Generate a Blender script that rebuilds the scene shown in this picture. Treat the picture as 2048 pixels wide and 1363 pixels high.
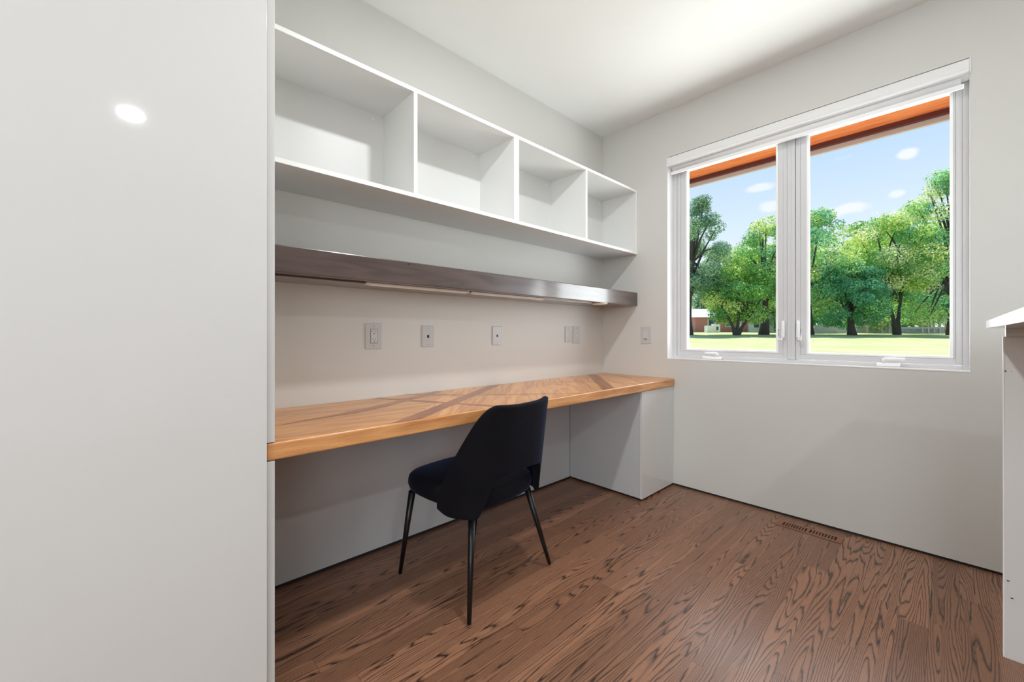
import bpy, bmesh, math, random
import numpy as np
from mathutils import Vector, Matrix

for o in list(bpy.data.objects):
    bpy.data.objects.remove(o, do_unlink=True)
sc = bpy.context.scene
COL = sc.collection
PI = math.pi
rnd = random.Random(7)

# ------------------------------------------------------------------ camera
CAM = Vector((1.9743, -2.8805, 1.0904))
YAW = math.radians(47.027)
cd = bpy.data.cameras.new('camera'); cam = bpy.data.objects.new('camera', cd); COL.objects.link(cam)
cam.location = CAM; cam.rotation_euler = (PI / 2, 0, YAW)
cd.sensor_width = 36; cd.lens = 814.49 / 2048 * 36; cd.shift_y = -12.4 / 2048
cd.clip_start = 0.02; cd.clip_end = 600
sc.camera = cam

# ------------------------------------------------------------------ colour management
sc.view_settings.view_transform = 'Standard'
sc.view_settings.look = 'None'
sc.view_settings.exposure = 0.0
sc.view_settings.gamma = 1.0
sc.view_settings.use_curve_mapping = False
sc.cycles.max_bounces = 10
sc.cycles.diffuse_bounces = 6
sc.cycles.transparent_max_bounces = 12
sc.cycles.caustics_reflective = False
sc.cycles.caustics_refractive = False

# ------------------------------------------------------------------ world
SKY = 1.07
SUN = 6.0
LAMP = 15.0
FILL_BACK = 35.0
W = bpy.data.worlds.new('sky'); sc.world = W; W.use_nodes = True
nt = W.node_tree; nt.nodes.clear()


def N(nt, t, **k):
    n = nt.nodes.new(t)
    for a, b in k.items():
        if a == 'inp':
            for i, v in b.items():
                n.inputs[i].default_value = v
        else:
            setattr(n, a, b)
    return n


def math_(nt, op, a, b=None, c=None):
    n = nt.nodes.new('ShaderNodeMath'); n.operation = op
    for i, v in enumerate((a, b, c)):
        if v is None:
            continue
        if isinstance(v, (int, float)):
            n.inputs[i].default_value = v
        else:
            nt.links.new(v, n.inputs[i])
    return n.outputs[0]


def srgb(r, g, b):
    def f(c):
        c /= 255
        return c / 12.92 if c <= .04045 else ((c + .055) / 1.055) ** 2.4
    return (f(r), f(g), f(b), 1)


def build_world():
    tc = N(nt, 'ShaderNodeTexCoord')
    sep = N(nt, 'ShaderNodeSeparateXYZ'); nt.links.new(tc.outputs['Generated'], sep.inputs[0])
    x, y, z = sep.outputs
    hyp = math_(nt, 'SQRT', math_(nt, 'ADD', math_(nt, 'MULTIPLY', x, x), math_(nt, 'MULTIPLY', y, y)))
    el = math_(nt, 'DIVIDE', z, math_(nt, 'MAXIMUM', hyp, .02))
    az = math_(nt, 'ARCTAN2', x, y)
    ramp = N(nt, 'ShaderNodeValToRGB')
    e = ramp.color_ramp.elements
    e[0].position = 0.0; e[0].color = srgb(240, 246, 253)
    e[1].position = 1.0; e[1].color = srgb(110, 165, 235)
    for p, c in ((.2, srgb(226, 240, 254)), (.42, srgb(186, 217, 251))):
        q = ramp.color_ramp.elements.new(p); q.color = c
    nt.links.new(el, ramp.inputs[0])
    noi = N(nt, 'ShaderNodeTexNoise', inp={'Scale': 26.0, 'Detail': 5.0, 'Roughness': .6})
    mp = N(nt, 'ShaderNodeMapping'); mp.inputs['Scale'].default_value = (1, 1, 1.8)
    nt.links.new(tc.outputs['Generated'], mp.inputs[0]); nt.links.new(mp.outputs[0], noi.inputs['Vector'])
    nz = math_(nt, 'MULTIPLY', math_(nt, 'SUBTRACT', noi.outputs[0], .5), 2.6)
    tot = None
    for a0, e0, w, h, k in ((-.0480, .318, .0155, .0105, 1), (-.0630, .252, .0125, .008, .9), (-.1300, .238, .040, .0105, .95),
                            (-.2750, .308, .034, .010, .8), (-.2580, .266, .020, .013, .8), (-.165, .2290, .03, .008, .6),
                            (.35, .30, .08, .03, 1), (-.6, .42, .1, .035, 1), (.15, .55, .12, .04, .9)):
        u = math_(nt, 'DIVIDE', math_(nt, 'SUBTRACT', az, a0), w)
        v = math_(nt, 'DIVIDE', math_(nt, 'SUBTRACT', el, e0), h)
        r2 = math_(nt, 'ADD', math_(nt, 'MULTIPLY', u, u), math_(nt, 'MULTIPLY', v, v))
        s = math_(nt, 'SUBTRACT', 1.15, math_(nt, 'ADD', r2, math_(nt, 'MULTIPLY', nz, 1.0)))
        n = nt.nodes.new('ShaderNodeMath'); n.operation = 'MULTIPLY'; n.use_clamp = True
        nt.links.new(s, n.inputs[0]); n.inputs[1].default_value = 1.2
        s = math_(nt, 'MULTIPLY', n.outputs[0], k)
        tot = s if tot is None else math_(nt, 'MAXIMUM', tot, s)
    mix = N(nt, 'ShaderNodeMix', data_type='RGBA')
    nt.links.new(tot, mix.inputs[0]); nt.links.new(ramp.outputs[0], mix.inputs[6]); mix.inputs[7].default_value = (.93, .95, .985, 1)
    bg = N(nt, 'ShaderNodeBackground'); bg.inputs[1].default_value = SKY
    nt.links.new(mix.outputs[2], bg.inputs[0])
    out = N(nt, 'ShaderNodeOutputWorld'); nt.links.new(bg.outputs[0], out.inputs[0])


build_world()

sd = bpy.data.lights.new('sun', 'SUN'); sd.energy = SUN; sd.angle = math.radians(.6); sd.color = (1, .96, .88)
sun = bpy.data.objects.new('sun', sd); COL.objects.link(sun)
sun.rotation_euler = Vector((.32, -.58, -1.5)).to_track_quat('-Z', 'Y').to_euler()   # high, coming from beyond the trees


def area(name, loc, rot, sx, sy, power, col=(1, 1, 1), shape='RECTANGLE'):
    d = bpy.data.lights.new(name, 'AREA'); d.shape = shape; d.size = sx
    if shape in ('RECTANGLE', 'ELLIPSE'):
        d.size_y = sy
    d.energy = power; d.color = col
    o = bpy.data.objects.new(name, d); COL.objects.link(o)
    o.location = loc; o.rotation_euler = rot
    return o


# fill lamp added at the unseen window behind the camera (back wall, Y = -6.2)
area('fill_back', (3.85, -6.15, 1.8), (PI / 2 + .2, 0, 0), 2.2, 1.2, FILL_BACK * 1.7, (.88, .955, 1))
# fill lamp at the added, unseen side window (right wall, behind the camera)
area('fill_side', (5.15, -4.95, 1.55), (PI / 2 + .05, 0, PI / 2), 1.7, 1.4, 30.0, (.93, .975, 1))
# added lamp outside the window in view, tilted up to brighten the ceiling
area('fill_front', (1.30, .55, 1.28), (-PI / 2 - .45, 0, 0), 1.7, 1.1, 52.0, (.95, .975, 1))

# ------------------------------------------------------------------ materials
MAT = {}


def mat(name, col=(.8, .8, .8, 1), rough=.5, metal=0.0, coat=0.0, spec=.5, noise=None, bump=None, sheen=0, emit=None):
    m = bpy.data.materials.new(name); m.use_nodes = True
    t = m.node_tree; b = t.nodes['Principled BSDF']
    b.inputs['Base Color'].default_value = col; b.inputs['Roughness'].default_value = rough
    b.inputs['Metallic'].default_value = metal; b.inputs['Coat Weight'].default_value = coat
    b.inputs['Coat Roughness'].default_value = .04
    b.inputs['Specular IOR Level'].default_value = spec
    b.inputs['Sheen Weight'].default_value = sheen
    tc = N(t, 'ShaderNodeTexCoord')
    sc_, amt = noise or (3.0, .02)
    n = N(t, 'ShaderNodeTexNoise', inp={'Scale': sc_, 'Detail': 4.0})
    t.links.new(tc.outputs['Object'], n.inputs['Vector'])
    mx = N(t, 'ShaderNodeMix', data_type='RGBA')
    mx.inputs[6].default_value = tuple(c * (1 - amt) for c in col[:3]) + (1,)
    mx.inputs[7].default_value = tuple(min(1, c * (1 + amt)) for c in col[:3]) + (1,)
    t.links.new(n.outputs[0], mx.inputs[0]); t.links.new(mx.outputs[2], b.inputs['Base Color'])
    if bump:
        n2 = N(t, 'ShaderNodeTexNoise', inp={'Scale': bump[0], 'Detail': 3.0})
        t.links.new(tc.outputs['Object'], n2.inputs['Vector'])
        bp = N(t, 'ShaderNodeBump', inp={'Strength': bump[1], 'Distance': bump[2]})
        t.links.new(n2.outputs[0], bp.inputs['Height']); t.links.new(bp.outputs[0], b.inputs['Normal'])
    if emit:
        b.inputs['Emission Color'].default_value = emit[:4]; b.inputs['Emission Strength'].default_value = emit[4]
    MAT[name] = m
    return m


mat('wall_paint', srgb(212, 211, 207), .55, bump=(260, .12, .001))
mat('ceiling_paint', srgb(242, 242, 240), .7)
mat('white_gloss', srgb(212, 212, 211), .045, coat=.0, spec=.5)
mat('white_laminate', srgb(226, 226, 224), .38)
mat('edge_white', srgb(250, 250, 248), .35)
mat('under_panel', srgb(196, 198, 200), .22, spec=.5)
mat('vinyl', srgb(210, 210, 212), .35)
mat('vinyl_bright', srgb(245, 245, 246), .3)
mat('blind', srgb(236, 236, 236), .5)
mat('dark_gap', srgb(28, 26, 28), .7)
mat('plate_grey', srgb(196, 196, 197), .35)
mat('device_grey', srgb(204, 204, 205), .4)
mat('slot_dark', srgb(20, 20, 22), .6)
mat('led_pale', srgb(214, 200, 192), .4)
mat('led_white', srgb(240, 236, 226), .35)
mat('chair_metal', srgb(22, 22, 25), .32, metal=.3)
mat('foot_cap', srgb(90, 88, 86), .4, metal=.5)
mat('velvet', srgb(19, 18, 22), .9, spec=.12, sheen=.18, noise=(9, .35), bump=(600, .25, .0006))
MAT['velvet'].node_tree.nodes['Principled BSDF'].inputs['Sheen Tint'].default_value = srgb(120, 140, 200)
MAT['velvet'].node_tree.nodes['Principled BSDF'].inputs['Sheen Roughness'].default_value = .35
mat('quartz', srgb(228, 233, 232), .1, coat=.3)
mat('grey_rail', srgb(205, 205, 198), .3)
mat('chrome', srgb(170, 170, 170), .4, metal=1)
mat('fascia', srgb(200, 188, 182), .6)
mat('dark_beam', srgb(92, 42, 38), .6)
mat('trunk', srgb(78, 72, 70), .9, noise=(4, .3))
mat('brick', srgb(190, 130, 125), .9, noise=(8, .25))
mat('roof_grey', srgb(205, 205, 215), .9)
mat('white_paint', srgb(240, 238, 236), .6)
mat('glass_dark', srgb(70, 85, 105), .2)
mat('timber_pale', srgb(226, 205, 190), .8)
mat('stone_pale', srgb(200, 196, 200), .9, noise=(3, .3))
mat('lens', (1, 1, 1, 1), .4, emit=(1, .98, .95, 1, 9.0))


def glass_mat():
    m = bpy.data.materials.new('pane_glass'); m.use_nodes = True; t = m.node_tree
    t.nodes.remove(t.nodes['Principled BSDF']); out = t.nodes['Material Output']
    tr = N(t, 'ShaderNodeBsdfTransparent'); tr.inputs[0].default_value = (.97, .985, .98, 1)
    gl = N(t, 'ShaderNodeBsdfGlossy'); gl.inputs['Roughness'].default_value = .01
    fr = N(t, 'ShaderNodeFresnel'); fr.inputs[0].default_value = 1.02
    mx = N(t, 'ShaderNodeMixShader'); t.links.new(fr.outputs[0], mx.inputs[0])
    t.links.new(tr.outputs[0], mx.inputs[1]); t.links.new(gl.outputs[0], mx.inputs[2]); t.links.new(mx.outputs[0], out.inputs[0])
    MAT['glass'] = m


glass_mat()


def floor_mat():
    m = bpy.data.materials.new('oak_floor'); m.use_nodes = True; t = m.node_tree; L = t.links
    b = t.nodes['Principled BSDF']
    tc = N(t, 'ShaderNodeTexCoord'); sp = N(t, 'ShaderNodeSeparateXYZ'); L.new(tc.outputs['Object'], sp.inputs[0])
    x, y, z = sp.outputs
    PW = .083
    xs = math_(t, 'DIVIDE', math_(t, 'ADD', x, 10.03), PW); row = math_(t, 'FLOOR', xs)
    wn = N(t, 'ShaderNodeTexWhiteNoise', noise_dimensions='1D'); L.new(row, wn.inputs['W'])
    ys = math_(t, 'DIVIDE', math_(t, 'ADD', math_(t, 'ADD', y, 20), math_(t, 'MULTIPLY', wn.outputs[0], 5.0)), 1.35)
    colm = math_(t, 'FLOOR', ys)
    cid = N(t, 'ShaderNodeCombineXYZ'); L.new(row, cid.inputs[0]); L.new(colm, cid.inputs[1])
    wn2 = N(t, 'ShaderNodeTexWhiteNoise', noise_dimensions='2D'); L.new(cid.outputs[0], wn2.inputs['Vector'])
    rid = wn2.outputs[0]
    fx = math_(t, 'FRACT', xs); fy = math_(t, 'FRACT', ys)
    # grain field, one tree ring pattern per board
    gx = math_(t, 'MULTIPLY', fx, PW)
    cx = N(t, 'ShaderNodeCombineXYZ')
    L.new(math_(t, 'ADD', math_(t, 'MULTIPLY', gx, 11.0), math_(t, 'MULTIPLY', rid, 37.0)), cx.inputs[0])
    L.new(math_(t, 'ADD', math_(t, 'MULTIPLY', y, .8), math_(t, 'MULTIPLY', rid, 91.0)), cx.inputs[1])
    n1 = N(t, 'ShaderNodeTexNoise', inp={'Scale': 1.0, 'Detail': 1.5, 'Roughness': .45}); L.new(cx.outputs[0], n1.inputs['Vector'])
    cx2 = N(t, 'ShaderNodeCombineXYZ'); L.new(math_(t, 'MULTIPLY', x, 90.0), cx2.inputs[0]); L.new(math_(t, 'MULTIPLY', y, 14.0), cx2.inputs[1])
    n2 = N(t, 'ShaderNodeTexNoise', inp={'Scale': 1.0, 'Detail': 2.0}); L.new(cx2.outputs[0], n2.inputs['Vector'])
    cent = math_(t, 'ABSOLUTE', math_(t, 'SUBTRACT', gx, math_(t, 'MULTIPLY', PW, math_(t, 'ADD', .25, math_(t, 'MULTIPLY', rid, .5)))))
    f = math_(t, 'ADD', math_(t, 'MULTIPLY', n1.outputs[0], 24.0), math_(t, 'MULTIPLY', cent, 105.0))
    f = math_(t, 'ADD', f, math_(t, 'MULTIPLY', n2.outputs[0], .55))
    fr = math_(t, 'FRACT', f)
    ring = N(t, 'ShaderNodeValToRGB'); ring.color_ramp.interpolation = 'EASE'
    e = ring.color_ramp.elements
    e[0].position = 0; e[0].color = (0, 0, 0, 1); e[1].position = 1; e[1].color = (.05, .05, .05, 1)
    for p, v in ((.48, .05), (.66, .40), (.80, 1.0), (.90, .45)):
        q = e.new(p); q.color = (v, v, v, 1)
    L.new(fr, ring.inputs[0])
    # fine pores
    cx3 = N(t, 'ShaderNodeCombineXYZ'); L.new(math_(t, 'MULTIPLY', x, 300.0), cx3.inputs[0]); L.new(math_(t, 'MULTIPLY', y, 22.0), cx3.inputs[1])
    n3 = N(t, 'ShaderNodeTexNoise', inp={'Scale': 1.0, 'Detail': 3.0}); L.new(cx3.outputs[0], n3.inputs['Vector'])
    base = N(t, 'ShaderNodeMix', data_type='RGBA'); base.inputs[6].default_value = srgb(106, 72, 51); base.inputs[7].default_value = srgb(168, 121, 92)
    L.new(math_(t, 'ADD', math_(t, 'MULTIPLY', rid, .42), math_(t, 'MULTIPLY', n3.outputs[0], .65)), base.inputs[0])
    dk = N(t, 'ShaderNodeMix', data_type='RGBA'); dk.inputs[7].default_value = srgb(44, 28, 22)
    amt = math_(t, 'MULTIPLY', ring.outputs[0], math_(t, 'MINIMUM', 1.0, math_(t, 'ADD', .40, math_(t, 'MULTIPLY', math_(t, 'POWER', n3.outputs[0], 1.4), 1.7))))
    L.new(amt, dk.inputs[0]); L.new(base.outputs[2], dk.inputs[6])
    # board joints
    ex = math_(t, 'MINIMUM', fx, math_(t, 'SUBTRACT', 1, fx)); ey = math_(t, 'MULTIPLY', math_(t, 'MINIMUM', fy, math_(t, 'SUBTRACT', 1, fy)), 1.35 / PW)
    em = math_(t, 'LESS_THAN', math_(t, 'MINIMUM', ex, ey), .009)
    jt = N(t, 'ShaderNodeMix', data_type='RGBA'); jt.inputs[7].default_value = srgb(58, 38, 30)
    L.new(math_(t, 'MULTIPLY', em, .7), jt.inputs[0]); L.new(dk.outputs[2], jt.inputs[6])
    L.new(jt.outputs[2], b.inputs['Base Color'])
    b.inputs['Roughness'].default_value = .42; b.inputs['Specular IOR Level'].default_value = .5
    b.inputs['Coat Weight'].default_value = .25; b.inputs['Coat Roughness'].default_value = .24
    bp = N(t, 'ShaderNodeBump', inp={'Strength': .25, 'Distance': .0008})
    L.new(math_(t, 'SUBTRACT', 1, math_(t, 'ADD', amt, em)), bp.inputs['Height']); L.new(bp.outputs[0], b.inputs['Normal'])
    MAT['oak_floor'] = m


floor_mat()


def uvwood(name, light, dark, rough=.33, coat=.25, contrast=1.0, dents=False, scale=1.0):
    """wood whose grain follows the u axis of the uv map; face attribute 'tone' varies each plank"""
    m = bpy.data.materials.new(name); m.use_nodes = True; t = m.node_tree; L = t.links
    b = t.nodes['Principled BSDF']
    uv = N(t, 'ShaderNodeUVMap'); uv.uv_map = 'grain'
    sp = N(t, 'ShaderNodeSeparateXYZ'); L.new(uv.outputs[0], sp.inputs[0])
    u, v = sp.outputs[0], sp.outputs[1]
    c1 = N(t, 'ShaderNodeCombineXYZ'); L.new(math_(t, 'MULTIPLY', u, 1.6 * scale), c1.inputs[0]); L.new(math_(t, 'MULTIPLY', v, 13.0 * scale), c1.inputs[1])
    n1 = N(t, 'ShaderNodeTexNoise', inp={'Scale': 1.0, 'Detail': 2.0, 'Roughness': .5}); L.new(c1.outputs[0], n1.inputs['Vector'])
    c2 = N(t, 'ShaderNodeCombineXYZ'); L.new(math_(t, 'MULTIPLY', u, 16.0), c2.inputs[0]); L.new(math_(t, 'MULTIPLY', v, 260.0), c2.inputs[1])
    n2 = N(t, 'ShaderNodeTexNoise', inp={'Scale': 1.0, 'Detail': 3.0}); L.new(c2.outputs[0], n2.inputs['Vector'])
    fr = math_(t, 'PINGPONG', math_(t, 'MULTIPLY', n1.outputs[0], 9.0), 1.0)
    a = math_(t, 'ADD', math_(t, 'MULTIPLY', fr, .5), math_(t, 'MULTIPLY', n2.outputs[0], .6))
    mx = N(t, 'ShaderNodeMix', data_type='RGBA'); mx.inputs[6].default_value = light; mx.inputs[7].default_value = dark
    L.new(math_(t, 'MULTIPLY', math_(t, 'POWER', a, 1.6), contrast), mx.inputs[0])
    at = N(t, 'ShaderNodeAttribute', attribute_name='tone')
    mul = N(t, 'ShaderNodeMix', data_type='RGBA', blend_type='MULTIPLY'); mul.inputs[0].default_value = 1.0
    L.new(mx.outputs[2], mul.inputs[6]); L.new(at.outputs['Color'], mul.inputs[7])
    col = mul.outputs[2]
    if dents:
        vo = N(t, 'ShaderNodeTexVoronoi', inp={'Scale': 9.0}); tc = N(t, 'ShaderNodeTexCoord'); L.new(tc.outputs['Object'], vo.inputs['Vector'])
        d = math_(t, 'LESS_THAN', vo.outputs['Distance'], .05)
        m2 = N(t, 'ShaderNodeMix', data_type='RGBA'); m2.inputs[7].default_value = srgb(25, 20, 20)
        L.new(d, m2.inputs[0]); L.new(col, m2.inputs[6]); col = m2.outputs[2]
    L.new(col, b.inputs['Base Color'])
    b.inputs['Roughness'].default_value = rough; b.inputs['Coat Weight'].default_value = coat; b.inputs['Coat Roughness'].default_value = .12
    bp = N(t, 'ShaderNodeBump', inp={'Strength': .15, 'Distance': .0006}); L.new(a, bp.inputs['Height']); L.new(bp.outputs[0], b.inputs['Normal'])
    MAT[name] = m
    return m


uvwood('desk_wood', srgb(226, 168, 110), srgb(166, 96, 50), contrast=.95)
uvwood('beam_wood', srgb(94, 78, 74), srgb(58, 47, 45), rough=.3, coat=.8, dents=True)
uvwood('soffit_wood', srgb(230, 128, 72), srgb(192, 84, 42), rough=.6, coat=0)
uvwood('vent_wood', srgb(150, 100, 70), srgb(105, 66, 45), rough=.5, coat=0)


def leaf_mat():
    m = bpy.data.materials.new('leaves'); m.use_nodes = True; t = m.node_tree; L = t.links
    t.nodes.remove(t.nodes['Principled BSDF']); out = t.nodes['Material Output']
    at = N(t, 'ShaderNodeAttribute', attribute_name='tone')
    d = N(t, 'ShaderNodeBsdfDiffuse'); tr = N(t, 'ShaderNodeBsdfTranslucent')
    L.new(at.outputs['Color'], d.inputs[0]); L.new(at.outputs['Color'], tr.inputs[0])
    mx = N(t, 'ShaderNodeMixShader'); mx.inputs[0].default_value = .5
    L.new(d.outputs[0], mx.inputs[1]); L.new(tr.outputs[0], mx.inputs[2]); L.new(mx.outputs[0], out.inputs[0])
    MAT['leaves'] = m


leaf_mat()


def grass_mat():
    m = bpy.data.materials.new('lawn'); m.use_nodes = True; t = m.node_tree; L = t.links
    b = t.nodes['Principled BSDF']; tc = N(t, 'ShaderNodeTexCoord')
    n = N(t, 'ShaderNodeTexNoise', inp={'Scale': .35, 'Detail': 8.0, 'Roughness': .7}); L.new(tc.outputs['Object'], n.inputs['Vector'])
    r = N(t, 'ShaderNodeValToRGB'); e = r.color_ramp.elements
    e[0].position = .35; e[0].color = srgb(172, 180, 120); e[1].position = .65; e[1].color = srgb(198, 202, 152)
    L.new(n.outputs[0], r.inputs[0]); L.new(r.outputs[0], b.inputs['Base Color']); b.inputs['Roughness'].default_value = .95
    b.inputs['Specular IOR Level'].default_value = .1
    MAT['grass'] = m


grass_mat()

# ------------------------------------------------------------------ builders


def obj(name, bm, m, parent=None, smooth=False, uv_axis=None, tone=None):
    me = bpy.data.meshes.new(name)
    if smooth:
        for f in bm.faces:
            f.smooth = True
    bm.to_mesh(me); bm.free()
    mats = m if isinstance(m, (list, tuple)) else [m]
    for k in mats:
        me.materials.append(MAT[k])
    o = bpy.data.objects.new(name, me); COL.objects.link(o)
    if parent is not None:
        base = Vector((0, 0, 0)); p = parent
        while p is not None:
            base += p.location; p = p.parent
        if parent.rotation_euler.z == 0 and not parent.get('_local'):
            me.transform(Matrix.Translation(-base))
        o.parent = parent
    if uv_axis is not None:
        box_uv(me, uv_axis, tone)
    return o


def box_uv(me, axis, tone=None):
    uv = me.uv_layers.new(name='grain')
    at = me.attributes.new('tone', 'FLOAT_COLOR', 'FACE')
    for p in me.polygons:
        at.data[p.index].color = (1, 1, 1, 1) if tone is None else tone
        n = p.normal; oth = [i for i in range(3) if i != axis]
        w = min(oth, key=lambda i: abs(n[i]))
        for li in p.loop_indices:
            c = me.vertices[me.loops[li].vertex_index].co
            uv.data[li].uv = (c[axis], c[w] + (0.37 if abs(n[2]) < .5 else 0))


def box(bm, x0, x1, y0, y1, z0, z1, bev=0.0, mi=0, seg=2):
    t = bmesh.new()
    vs = [t.verts.new(c) for c in ((x0, y0, z0), (x1, y0, z0), (x1, y1, z0), (x0, y1, z0), (x0, y0, z1), (x1, y0, z1), (x1, y1, z1), (x0, y1, z1))]
    for q in ((0, 3, 2, 1), (4, 5, 6, 7), (0, 1, 5, 4), (1, 2, 6, 5), (2, 3, 7, 6), (3, 0, 4, 7)):
        t.faces.new([vs[i] for i in q])
    if bev:
        bmesh.ops.bevel(t, geom=t.edges[:], offset=bev, segments=seg, affect='EDGES', profile=.5)
    for f in t.faces:
        f.material_index = mi
    merge(bm, t)
    return bm


def merge(bm, t, mx=None):
    me = bpy.data.meshes.new('tmp'); t.to_mesh(me); t.free()
    if mx is not None:
        me.transform(mx)
    bm.from_mesh(me); bpy.data.meshes.remove(me)


def B(*a, **k):
    return box(bmesh.new(), *a, **k)


def cyl(bm, p0, p1, r0, r1, n=16, caps=True):
    p0, p1 = Vector(p0), Vector(p1); d = (p1 - p0)
    q = d.to_track_quat('Z', 'Y').to_matrix()
    ra, rb = [], []
    for i in range(n):
        a = 2 * PI * i / n; v = q @ Vector((math.cos(a), math.sin(a), 0))
        ra.append(bm.verts.new(p0 + v * r0)); rb.append(bm.verts.new(p1 + v * r1))
    for i in range(n):
        j = (i + 1) % n; f = bm.faces.new((ra[i], ra[j], rb[j], rb[i])); f.smooth = True
    if caps:
        bm.faces.new(ra[::-1]); bm.faces.new(rb)
    return bm


def tube(bm, pts, rad, n=8):
    rings = []
    for i, p in enumerate(pts):
        p = Vector(p); a = Vector(pts[max(0, i - 1)]); b = Vector(pts[min(len(pts) - 1, i + 1)])
        q = (b - a).to_track_quat('Z', 'Y').to_matrix(); r = rad[i]
        rings.append([bm.verts.new(p + q @ Vector((math.cos(2 * PI * k / n) * r, math.sin(2 * PI * k / n) * r, 0))) for k in range(n)])
    for a, b in zip(rings, rings[1:]):
        for k in range(n):
            j = (k + 1) % n; f = bm.faces.new((a[k], a[j], b[j], b[k])); f.smooth = True
    bm.faces.new(rings[0][::-1]); bm.faces.new(rings[-1])
    return bm


def thing(name, label, cat, loc=(0, 0, 0), group=None):
    o = bpy.data.objects.new(name, None); COL.objects.link(o); o.location = loc
    o.empty_display_size = .1
    o['label'] = label; o['category'] = cat
    if group:
        o['group'] = group
    return o


def tag(o, label, cat, group=None, kind=None):
    o['label'] = label; o['category'] = cat
    if group:
        o['group'] = group
    if kind:
        o['kind'] = kind
    return o


def struct(name, bm, m, parent=None, **k):
    o = obj(name, bm, m, parent, **k)
    if parent is None:
        o['kind'] = 'structure'
    return o


# ------------------------------------------------------------------ the room
H = 2.74
XR, YB = 5.2, -6.2
OX0, OX1, OZ0, OZ1 = .558, 2.043, .918, 2.395      # window opening
struct('floor', B(-.12, XR + .12, YB - .12, .18, -.06, 0), 'oak_floor')
struct('ceiling', B(-.12, XR + .12, YB - .12, .18, H, H + .12), 'ceiling_paint')
struct('wall_left', B(-.12, 0, YB - .12, .18, .013, H), 'wall_paint')
bm = bmesh.new()
box(bm, 0, OX0, 0, .18, .013, H); box(bm, OX1, XR, 0, .18, .013, H)
box(bm, OX0, OX1, 0, .18, .013, OZ0); box(bm, OX0, OX1, 0, .18, OZ1, H)
struct('wall_window', bm, 'wall_paint')
bm = bmesh.new()                                           # right wall, with an unseen side window added to carry fill light
box(bm, XR, XR + .12, -4.05, .18, .013, H); box(bm, XR, XR + .12, YB - .12, -5.85, .013, H)
box(bm, XR, XR + .12, -5.85, -4.05, .013, .8); box(bm, XR, XR + .12, -5.85, -4.05, 2.3, H)
struct('wall_right', bm, 'wall_paint')
w3 = bpy.data.objects.new('fill_window_side', None); COL.objects.link(w3); w3.location = (XR, -4.95, .8); w3['kind'] = 'structure'
bm = bmesh.new()
for y0, y1, z0, z1 in ((-5.85, -5.79, .8, 2.3), (-4.11, -4.05, .8, 2.3), (-5.79, -4.11, .8, .86), (-5.79, -4.11, 2.24, 2.3)):
    box(bm, XR + .04, XR + .09, y0, y1, z0, z1)
obj('window_frame', bm, 'vinyl', w3)
obj('glass_pane', B(XR + .062, XR + .066, -5.79, -4.11, .86, 2.24), 'glass', w3)
bm = bmesh.new()                                           # back wall, with an unseen wide window put in for fill light
box(bm, 0, 2.7, YB - .12, YB, .013, H); box(bm, 5.0, XR, YB - .12, YB, .013, H)
for a, b in ((2.7, 5.0),):
    box(bm, a, b, YB - .12, YB, .013, 1.15); box(bm, a, b, YB - .12, YB, 2.45, H)
struct('wall_back', bm, 'wall_paint')
struct('baseboard_window', B(.62, XR, .004, .02, 0, .013), 'dark_gap')
struct('baseboard_left', B(-.02, -.004, YB, 0, 0, .013), 'dark_gap')
for n_, (a, b) in zip(('fill_window_back',), ((2.7, 5.0),)):  # unseen window made for the back fill lamp
    bm = bmesh.new()
    for x0, x1, z0, z1 in ((a, a + .06, 1.15, 2.45), (b - .06, b, 1.15, 2.45), (a + .06, b - .06, 1.15, 1.21), (a + .06, b - .06, 2.39, 2.45), ((a + b) / 2 - .03, (a + b) / 2 + .03, 1.21, 2.39)):
        box(bm, x0, x1, YB - .09, YB - .04, z0, z1)
    w = bpy.data.objects.new(n_, None); COL.objects.link(w); w.location = ((a + b) / 2, YB, 1.15); w['kind'] = 'structure'
    obj('window_frame', bm, 'vinyl', w)
    obj('glass_pane', B(a + .06, b - .06, YB - .068, YB - .064, 1.21, 2.39), 'glass', w)

# ------------------------------------------------------------------ window in view
win = bpy.data.objects.new('window_1', None); COL.objects.link(win); win.location = (1.3, .09, OZ0); win['kind'] = 'structure'


def ring(bm, x0, x1, z0, z1, wl, wr, wb, wt, y0, y1, bev=.0015):
    box(bm, x0, x0 + wl, y0, y1, z0, z1, bev); box(bm, x1 - wr, x1, y0, y1, z0, z1, bev)
    box(bm, x0 + wl, x1 - wr, y0, y1, z0, z0 + wb, bev); box(bm, x0 + wl, x1 - wr, y0, y1, z1 - wt, z1, bev)


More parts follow.
